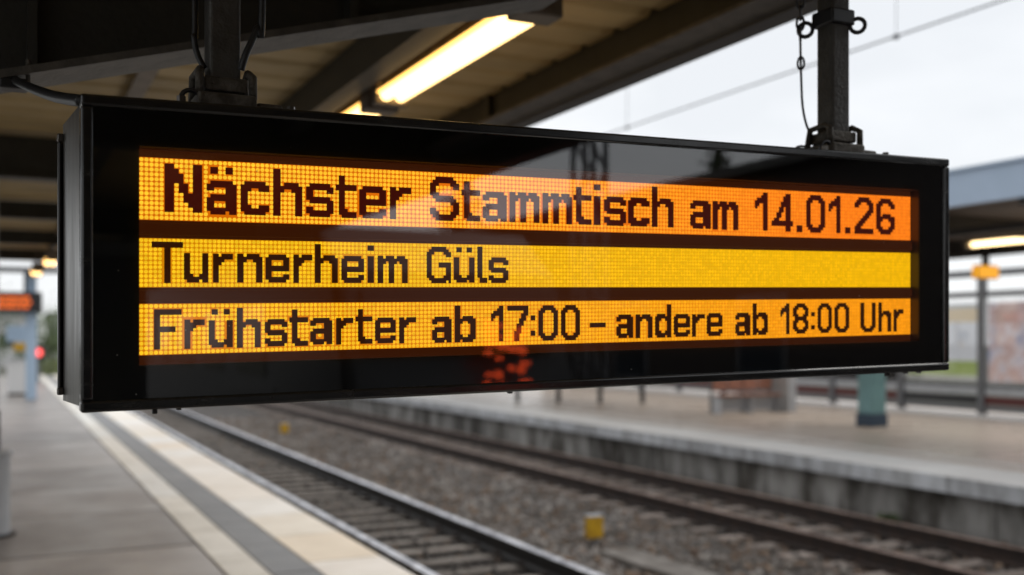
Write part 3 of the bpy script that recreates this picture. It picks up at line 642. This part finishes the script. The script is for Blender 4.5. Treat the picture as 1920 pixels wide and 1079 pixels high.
# safety chain at the right post
ch = thing('safety_chain', (rx - .06, ry, rz_), 'thin safety chain hanging beside the right post', 'chain')
cp = lambda k, z: (rx + k * .73, ry - k * .69, rz_ + z)
path = curve([cp(-.090, .36), cp(-.088, .26), cp(-.084, .17), cp(-.074, .115), cp(-.060, .08)], 12)
MB().tube(path, .0036, 6).build('wire_rope', 'chain', ch, smooth=True)
PX, PZ = (.73, -.69, 0), (0, 0, 1); hx_ = (.37, -.35, 0)
MB().ring(cp(-.060, .062), hx_, PZ, .020, .0034).build('link', 'chain', ch, smooth=True)
MB().ring(cp(-.0885, .29), hx_, PZ, .018, .0034).build('link', 'chain', ch, smooth=True)
for k in range(6): MB().ring(cp(-.090, .375 + k * .03), hx_ if k % 2 else (.35, .37, 0), PZ, .02, .004).build('link', 'chain', ch, smooth=True)
pc = thing('post_collar', (rx, ry, rz_ + .38), 'dark ring clamp round the right post near the top of the picture', 'clamp')
MB().box(rx - .043, rx + .043, ry - .043, ry + .043, rz_ + .385, rz_ + .43).build('band', 'black', pc, bevel=.006)
for k in (-.076, .066): MB().ring(cp(k, .385), PX, PZ, .02, .006).build('eye', 'black', pc, smooth=True)
MB().ring(cp(-.088, .026), PX, PZ, .025, .004).build('lifting_ring', 'chain', ch, smooth=True)

# ------------------------------------------------------------------ overhead line
def wires():
    for (x, z, lab) in ((9.65, EYE + 3.64, 'contact wire strung above the far track'), (4.65, EYE + 3.64, 'contact wire strung above the near track')):
        t = thing('overhead_wire', (x, 0, z), lab, 'wire', 'overhead line wires')
        MB().tube([(x, -60, z), (x, 220, z)], .011, 6).build('contact_wire', 'wire', t)
        pts = [(x, -60 + i * 5, z + .55 + 1.0 * abs(((i * 5) % 60) / 30 - 1) ** 2) for i in range(57)]
        MB().tube(pts, .008, 6).build('messenger_wire', 'wire', t)
        for i in range(-8, 40):
            y = i * 6 + 3.2; q = ((y + 60) % 60) / 30 - 1; MB().tube([(x, y, z), (x, y, z + .55 + q * q)], .005, 4).build('dropper', 'wire', t)
            MB().box(x - .02, x + .02, y - .03, y + .03, z - .03, z + .02).build('dropper_clip', 'wire', t)
wires()
def mast(x, y, label):
    t = thing('catenary_mast', (x, y, -.85), label, 'mast', 'catenary masts')
    for sx, sy in ((-1, -1), (1, -1), (1, 1), (-1, 1)): MB().box(x + sx * .16 - .03, x + sx * .16 + .03, y + sy * .16 - .03, y + sy * .16 + .03, -.9, 8.2).build('chord', 'grey_steel', t)
    mb = MB()
    for k in range(18):
        z = -.7 + k * .48; s = 1 if k % 2 else -1
        for yy in (-.16, .16): mb.tube([(x - .16 * s, y + yy, z), (x + .16 * s, y + yy, z + .48)], .018, 5)
        for xx in (-.16, .16): mb.tube([(x + xx, y - .16 * s, z), (x + xx, y + .16 * s, z + .48)], .018, 5)
    mb.build('lacing', 'grey_steel', t)
    for sx in (-1, 1): MB().tube([(x, y, 6.3), (x + sx * 2.5, y, 6.9)], .035, 6).build('bracket_arm', 'grey_steel', t); MB().tube([(x, y, 5.6), (x + sx * 2.6, y, 5.49)], .02, 6).build('steady_arm', 'grey_steel', t)
mast(7.15, -8.0, 'lattice catenary mast standing between the tracks behind the viewer')
mast(7.15, 60, 'distant lattice catenary mast between the tracks ahead')

# ------------------------------------------------------------------ far platform canopy and its things
FD = EYE + 1.98
fc = thing('far_canopy', (17, 15, FD), 'canopy with blue grey fascia and dark underside over the far platform', 'canopy')
MB().box(11.7, 17.9, -2, 60, FD, FD + .2).build('roof_board', 'brown_soffit', fc)
MB().box(11.58, 11.69, -2, 60, EYE + 1.80, EYE + 2.26).build('fascia', 'fascia', fc)
MB().box(11.54, 11.70, -2, 60, EYE + 2.262, EYE + 2.30).build('fascia_cap', 'fascia', fc)
MB().box(17.91, 18.0, -2, 60, EYE + 1.72, EYE + 2.15).build('rear_fascia', 'brown_beam', fc)
pieces('cross_beam', MB().box(-3.1, 3.1, -.12, .12, -.26, -.001), 'brown_beam', fc, [(14.8, y, FD) for y in frange(0, 58, 3)])
for x in (13.4, 17.2): MB().box(x, x + .16, -2, 60, FD - .36, FD - .262).build('purlin', 'brown_beam', fc)
FARG = 'lamps under the far canopy'
def far_lamp(x, y0, y1, z, mat, label):
    t = thing('tube_lamp', (x, (y0 + y1) / 2, z), label, 'lamp', FARG)
    MB().box(x - .09, x + .09, y0, y1, z + .08, z + .16).build('housing', 'lamp_body', t)
    MB().tube([(x, y0 + .03, z + .03), (x, y1 - .03, z + .03)], .046, 12).build('tube', mat, t, smooth=True)
    for a, b in ((y0 - .1, y0), (y1, y1 + .1)): MB().box(x - .1, x + .1, a, b, z - .02, z + .17).build('end_cap', 'lamp_body', t)
    for y in (y0 + .3, y1 - .3): MB().box(x - .015, x + .015, y - .015, y + .015, z + .161, FD - .001).build('hanger', 'lamp_body', t)
far_lamp(15.8, 8.2, 13.3, EYE + 1.68, 'tube_far', 'long warm tube lamp under the far canopy at right')
far_lamp(15.8, 25.6, 30.9, EYE + 1.68, 'tube_far', 'warm tube lamp far along the far canopy')
far_lamp(15.8, 16.6, 21.9, EYE + 1.68, 'tube_far', 'warm tube lamp added unseen beyond the sign to brighten the far platform')  # unseen lamp added to lift the dark far platform
far_lamp(14.2, 17, 24, EYE + 1.68, 'tube_far', 'unseen front row lamp added to brighten the far platform')  # extra unseen lamp added for more light on the far platform
def pillar(x, y, label):
    t = thing('platform_pillar', (x, y, 0), label, 'pillar', 'teal pillars of the far platform')
    MB().box(x - .2, x + .2, y - .2, y + .2, .27, FD - .262).build('shaft', 'teal', t, bevel=.015)
    MB().box(x - .23, x + .23, y - .23, y + .23, 0, .268).build('base', 'teal_base', t, bevel=.015)
pillar(16.4, 16.3, 'teal square pillar with dark blue base below the sign at right')
# amber sign under the far canopy
a = thing('amber_sign', (17.1, 14.05, EYE + 1.2), 'small glowing amber sign hanging under the far canopy', 'sign')
MB().box(16.80, 17.40, 14.0, 14.12, EYE + 1.16, EYE + 1.43).build('case', 'black', a, bevel=.02)
MB().box(16.82, 17.38, 13.985, 13.999, EYE + 1.175, EYE + 1.415).build('screen', 'amber_panel', a)
MB().box(16.795, 16.7995, 14.01, 14.11, EYE + 1.175, EYE + 1.415).build('screen', 'amber_panel', a)
MB().box(17.05, 17.15, 14.01, 14.11, EYE + 1.431, FD - .001).build('drop_rod', 'black', a)
# glazed windscreen with posters along the rear of the far platform
ws = thing('glazed_windscreen', (21.6, 15, 0), 'grey framed windscreen with posters along the rear of the far platform', 'windscreen')
PY = [10.2 + 2.55 * i for i in range(13)]
for y in PY: MB().box(21.52, 21.68, y - .09, y + .09, 0, 3.56).build('post', 'grey_steel', ws)
for i, y in enumerate(PY[:-1]):
    y0, y1 = y + .095, y + 2.455
    MB().box(21.57, 21.63, y0, y1, 2.86, 3.0).build('top_rail', 'grey_steel', ws)
    MB().box(21.57, 21.63, y0, y1, 3.36, 3.53).build('header_beam', 'grey_steel', ws)
    MB().box(21.57, 21.63, y0, y1, .64, .74).build('bottom_rail', 'grey_steel', ws)
    MB().box(21.585, 21.615, y0, y1, .745, 2.855).build('pane', 'clear', ws)
    MB().box(21.58, 21.62, y0, y1, .48, .63).build('lower_panel', 'light_steel', ws)
    MB().box(21.57, 21.62, y0, y1, .22, .44).build('kick_board', 'dark_red' if i % 3 else 'black', ws)
    MB().box(21.58, 21.62, y0, y1, .06, .2).build('skirting', 'grey_steel', ws)
    MB().quad((21.64, y0 + .05, .80), (21.64, y0 + .05, 2.72), (21.64, y1 - .05, 2.72), (21.64, y1 - .05, .80)).build('poster', 'poster_green' if i % 2 else 'poster_photo', ws)
# bench with orange seats inside a low shelter
bn = thing('bench', (16.6, 20.5, 0), 'bench with orange seats and concrete end block on the far platform', 'bench')
bx, by = 15.6, 20.4
for k in range(4): 
    x = bx + .1 + k * .47
    MB().box(x, x + .43, by, by + .42, .43, .47).build('seat', 'orange_seat', bn, bevel=.015)
    MB().box(x, x + .43, by + .40, by + .44, .56, .98).build('seat_back', 'orange_seat', bn, bevel=.015)
for x in (bx + .06, bx + 1.0, bx + 1.92): MB().box(x, x + .05, by + .05, by + .37, 0, .40).build('leg', 'light_steel', bn); MB().box(x, x + .05, by + .445, by + .49, 0, 1.0).build('upright', 'grey_steel', bn)
MB().box(bx + .13, bx + 1.9, by + .30, by + .33, .06, .40).build('kick_panel', 'light_steel', bn)
MB().box(bx + .06, bx + 1.97, by + .18, by + .24, .401, .429).build('seat_rail', 'grey_steel', bn)
MB().box(bx + 2.02, bx + 2.3, by - .1, by + .6, 0, 1.25).build('end_block', 'light_steel', bn, bevel=.02)
# railing further along
rl = thing('guard_rail', (14.6, 26, 0), 'dark guard rail posts on the far platform under the middle of the sign', 'railing')
rp_ = [(13.5 + i * .95, 27.2 - i * .75) for i in range(4)]
for x, y in rp_: MB().box(x - .05, x + .05, y - .05, y + .05, 0, 1.1).build('post', 'black', rl)
for z in (.55, 1.04): MB().tube([(rp_[0][0], rp_[0][1], z), (rp_[-1][0], rp_[-1][1], z)], .03, 8).build('bar', 'grey_steel', rl)
# ------------------------------------------------------------------ far end of the near platform
ds = thing('distant_sign', (0, 34, EYE + .8), 'small distant hanging display with an orange line of light', 'sign')
MB().box(-1.15, 1.06, 34, 34.3, EYE + .80, EYE + 1.40).build('case', 'black', ds, bevel=.02)
for k, (z, xe) in enumerate(((EYE + 1.17, .8), (EYE + 1.03, .84), (EYE + .90, .7))):
    x = -.95
    while x < xe - .1:
        w_ = random.uniform(.08, .2); MB().box(x, min(x + w_, xe), 33.985, 33.999, z, z + .1).build('text_segment', 'orange_screen', ds); x += w_ + .03
for x in (-.7, .6): MB().box(x - .04, x + .04, 34.1, 34.18, EYE + 1.401, EYE + 1.99).build('drop_rod', 'black', ds)
gt = thing('sign_gantry', (.9, 34.1, 0), 'pale blue pillar with a cross beam carrying the distant display', 'gantry')
MB().box(.62, .92, 34.4, 34.7, 0, EYE + 2.0).build('pillar', 'pale_blue', gt, bevel=.02)
MB().box(-1.6, 1.6, 34.05, 34.75, EYE + 2.001, EYE + 2.14).build('cross_beam', 'grey_steel', gt)
MB().box(-1.5, -1.2, 34.4, 34.7, 0, EYE + 2.0).build('pillar', 'pale_blue', gt, bevel=.02)
cb = thing('white_cabinet', (.35, 37.5, 0), 'white cabinet standing far off on the near platform', 'cabinet')
MB().box(.12, .72, 37.2, 37.7, .08, 1.15).build('body', 'white', cb, bevel=.02); MB().box(.16, .68, 37.25, 37.65, 0, .079).build('plinth', 'black', cb); MB().box(.09, .75, 37.17, 37.73, 1.151, 1.19).build('lid', 'light_steel', cb)
pp = thing('info_post', (.82, 36.5, 0), 'dark post with a blue panel far off on the near platform', 'sign')
MB().box(.78, .86, 36.46, 36.54, 0, 2.6).build('post', 'black', pp); MB().box(.1, .77, 36.47, 36.53, 1.75, 2.25).build('panel', 'pale_blue', pp, bevel=.01); MB().box(.3, .7, 36.47, 36.53, 1.45, 1.7).build('panel', 'yellow', pp, bevel=.01)
sp = thing('dwarf_signal', (1.36, 49, 0), 'small signal post showing a round red light far along the platform', 'signal')
MB().box(1.3, 1.42, 49.0, 49.12, 0, .95).build('post', 'grey_steel', sp); MB().box(1.1, 1.62, 48.98, 49.2, .951, 1.55).build('head', 'black', sp, bevel=.03)
MB().tube([(1.36, 48.9, 1.25), (1.36, 48.979, 1.25)], .17, 20).build('lens', 'red_lamp', sp)

# trees
def tree(x, y, z, h, rx_, ry_, n, mat, label, seed, slim=False):
    rnd = random.Random(seed); t = thing('tree', (x, y, z), label, 'tree')
    mb = MB().tube([(x, y, z - .2), (x + .1, y, z + h * .35), (x, y + .1, z + h * .85)], [h * .025, h * .017, h * .006], 8)
    cl_ = []
    for i in range(26 if not slim else 34):
        q = rnd.uniform(.22, 1); rr = (math.sin(min(1, q * 1.05) * math.pi) ** .6 if not slim else (1 - q) * .8 + .2)
        a_ = rnd.uniform(0, 6.28); d = rnd.uniform(.35, 1) * rr; c_ = (x + math.cos(a_) * d * rx_, y + math.sin(a_) * d * ry_, z + h * q); cl_.append(c_)
        mb.tube([(x, y, z + h * max(.15, q - .2)), c_], [h * .008, h * .003], 5)
    mb.build('trunk', 'bark', t); cr = MB(); cs = min(rx_, ry_) * (.34 if not slim else .5)
    for i in range(n):
        c_ = cl_[i % len(cl_)]; p = Vector(c_) + Vector((rnd.gauss(0, cs * .55), rnd.gauss(0, cs * .55), rnd.gauss(0, cs * .5)))
        u_ = Vector((rnd.gauss(0, 1), rnd.gauss(0, 1), rnd.gauss(0, 1))).normalized(); w_ = u_.orthogonal().normalized(); s_ = rnd.uniform(.08, .17) * (h / 9) ** .5
        cr.quad(p - u_ * s_, p + w_ * s_ * .6, p + u_ * s_, p - w_ * s_ * .6)
    cr.build('crown', mat, t)
tree(2.6, 70, -1, 4.6, 2.0, 2.2, 2600, 'leaf', 'round green tree beyond the end of the near platform', 1)
tree(4.3, 76, -1, 4.2, 1.8, 2, 2200, 'leaf', 'green tree right of the round tree at the platform end', 2)
tree(3.0, 64, -1, 1.6, 1.6, 1.4, 1200, 'leaf_yellow', 'low yellow green bush at the end of the near platform', 3)
tree(-1.5, 72, -1, 6.5, 2.4, 2.4, 2600, 'leaf', 'taller green tree left of the platform end', 4)
tree(24.5, -28, -1, 11.5, .7, .7, 1600, 'leaf_dark', 'slim dark tree behind the far canopy, behind the viewer', 5, True)
tree(30, -27, -1, 10.2, 1.2, 1.2, 1300, 'leaf_dark', 'airy dark tree to the right of the slim tree behind the viewer', 6)
tree(38, -22, -1, 11, 3, 3, 3000, 'leaf_dark', 'broad dark tree behind the far canopy, beside the viewer', 7)
tree(19, -40, -1, 14.0, 1.2, 1.2, 2200, 'leaf_dark', 'narrow dark poplar farthest behind the viewer', 8, True)
# pale buildings at the end of the line
def building(x0, x1, y, h, label):
    t = thing('building', ((x0 + x1) / 2, y, -1), label, 'building')
    MB().box(x0, x1, y, y + 10, -1.1, h).build('wall', 'render', t); MB().box(x0 - .3, x1 + .3, y - .3, y + 10.3, h, h + .4).build('roof', 'grey_steel', t)
    for k in range(int((x1 - x0) / 2.4)):
        for z in frange(1, h - 1.5, 2.8): MB().box(x0 + .6 + k * 2.4, x0 + 1.9 + k * 2.4, y - .06, y - .001, z, z + 1.4).build('window', 'window', t)
building(-8, 3.2, 120, 4.4, 'pale flat roofed building far beyond the platform end')
building(5, 17, 135, 4.6, 'lower pale building beyond the far end of the tracks')

# ------------------------------------------------------------------ unseen things added behind the viewer to shape the reflection in the sign's glass
M['train_paint'] = pbr('dark train paint', (.02, .021, .024), .4); M['train_glass'] = pbr('train glass', (.01, .011, .013), .1)
tn = thing('added_train', (4.65, -12, RT), 'dark train added behind the viewer to darken the glass reflection', 'train')  # added unseen train, makes the lower glass reflection dark
bd = MB().prism_x([(-6.5, -.2), (-6.3, 1.1), (-6.9, 2.6), (-7.7, 3.15), (-44, 3.15), (-44, -.3), (-6.7, -.3)], 3.25, 6.05); bd.build('body', 'train_paint', tn, bevel=.12, seg=3)
MB().quad((3.45, -6.36, 1.75), (5.85, -6.36, 1.75), (5.75, -6.84, 2.5), (3.55, -6.84, 2.5)).build('windscreen', 'train_glass', tn)
for x in (3.6, 5.4): MB().box(x, x + .3, -6.4, -6.3, .35, .55).build('headlight', 'light_steel', tn, bevel=.02)
for y in frange(-42, -9, 3): MB().box(3.235, 3.249, y, y + 1.9, 1.3, 2.3).build('side_window', 'train_glass', tn)
for y in (-12.5, -14.8, -38, -40.3):
    for x in (3.9, 5.4): MB().tube([(x - .06, y, RT + .42), (x + .06, y, RT + .42)], .42, 20).build('wheel', 'rust', tn)
ks = thing('added_kiosk', (-.6, -9, 0), 'dark kiosk added behind the viewer to keep the glass reflection black', 'kiosk')  # added unseen block, keeps the left of the glass black
MB().box(-3.0, 1.45, -12, -8, 0, 2.75).build('wall', 'train_paint', ks); MB().box(-3.1, 1.55, -12.1, -7.9, 2.751, 2.9).build('roof', 'grey_steel', ks)
for x in (-2.4, -.9): MB().box(x, x + 1.2, -7.999, -7.96, 1.0, 2.1).build('shutter', 'grey_steel', ks)
MB().box(.45, 1.25, -7.999, -7.96, 0, 2.1).build('door', 'steel_dark', ks)
for r_ in range(9):
    for c_ in range(4):
        if random.random() < .8:
            x, z = 4.80 + c_ * .14 + random.uniform(-.02, .02), 1.06 + r_ * .115 - c_ * .03 + random.uniform(-.015, .015)
            MB().box(x, x + random.uniform(.06, .13), -6.3, -6.22, z, z + random.uniform(.04, .1)).build('added_red_light', 'red_panel', tn, bevel=.015)  # added glowing blocks that make the red patch reflected in the glass
MB().box(3.10, 3.26, -24, -1.0, EYE + 1.22, DECK + .1).build('added_valance', 'steel_dark', ca)  # added strip out of view, sets the upper edge of the reflected sky
sbd = thing('added_building', (15, -20, 0), 'long dark building added behind the viewer to bound the reflected sky', 'building')  # added unseen mass, sets the lower edge of the reflected sky
M['dark_brick'] = pbr('dark brick', (.035, .028, .025), .85, col2=(.022, .018, .017), scale=6)
MB().box(11.9, 20, -60, -3.5, 0, 4.72).build('wall', 'dark_brick', sbd); MB().box(11.55, 20.3, -60.2, -3.2, 4.721, 4.88).build('roof', 'steel_dark', sbd)
for y in frange(-57, -6, 4.2): 
    f = MB().box(11.86, 11.899, y, y + 1.3, 1.0, 2.6).build('window', 'grey_steel', sbd); MB().box(11.845, 11.8595, y + .08, y + 1.22, 1.08, 2.52).build('pane', 'window', f)
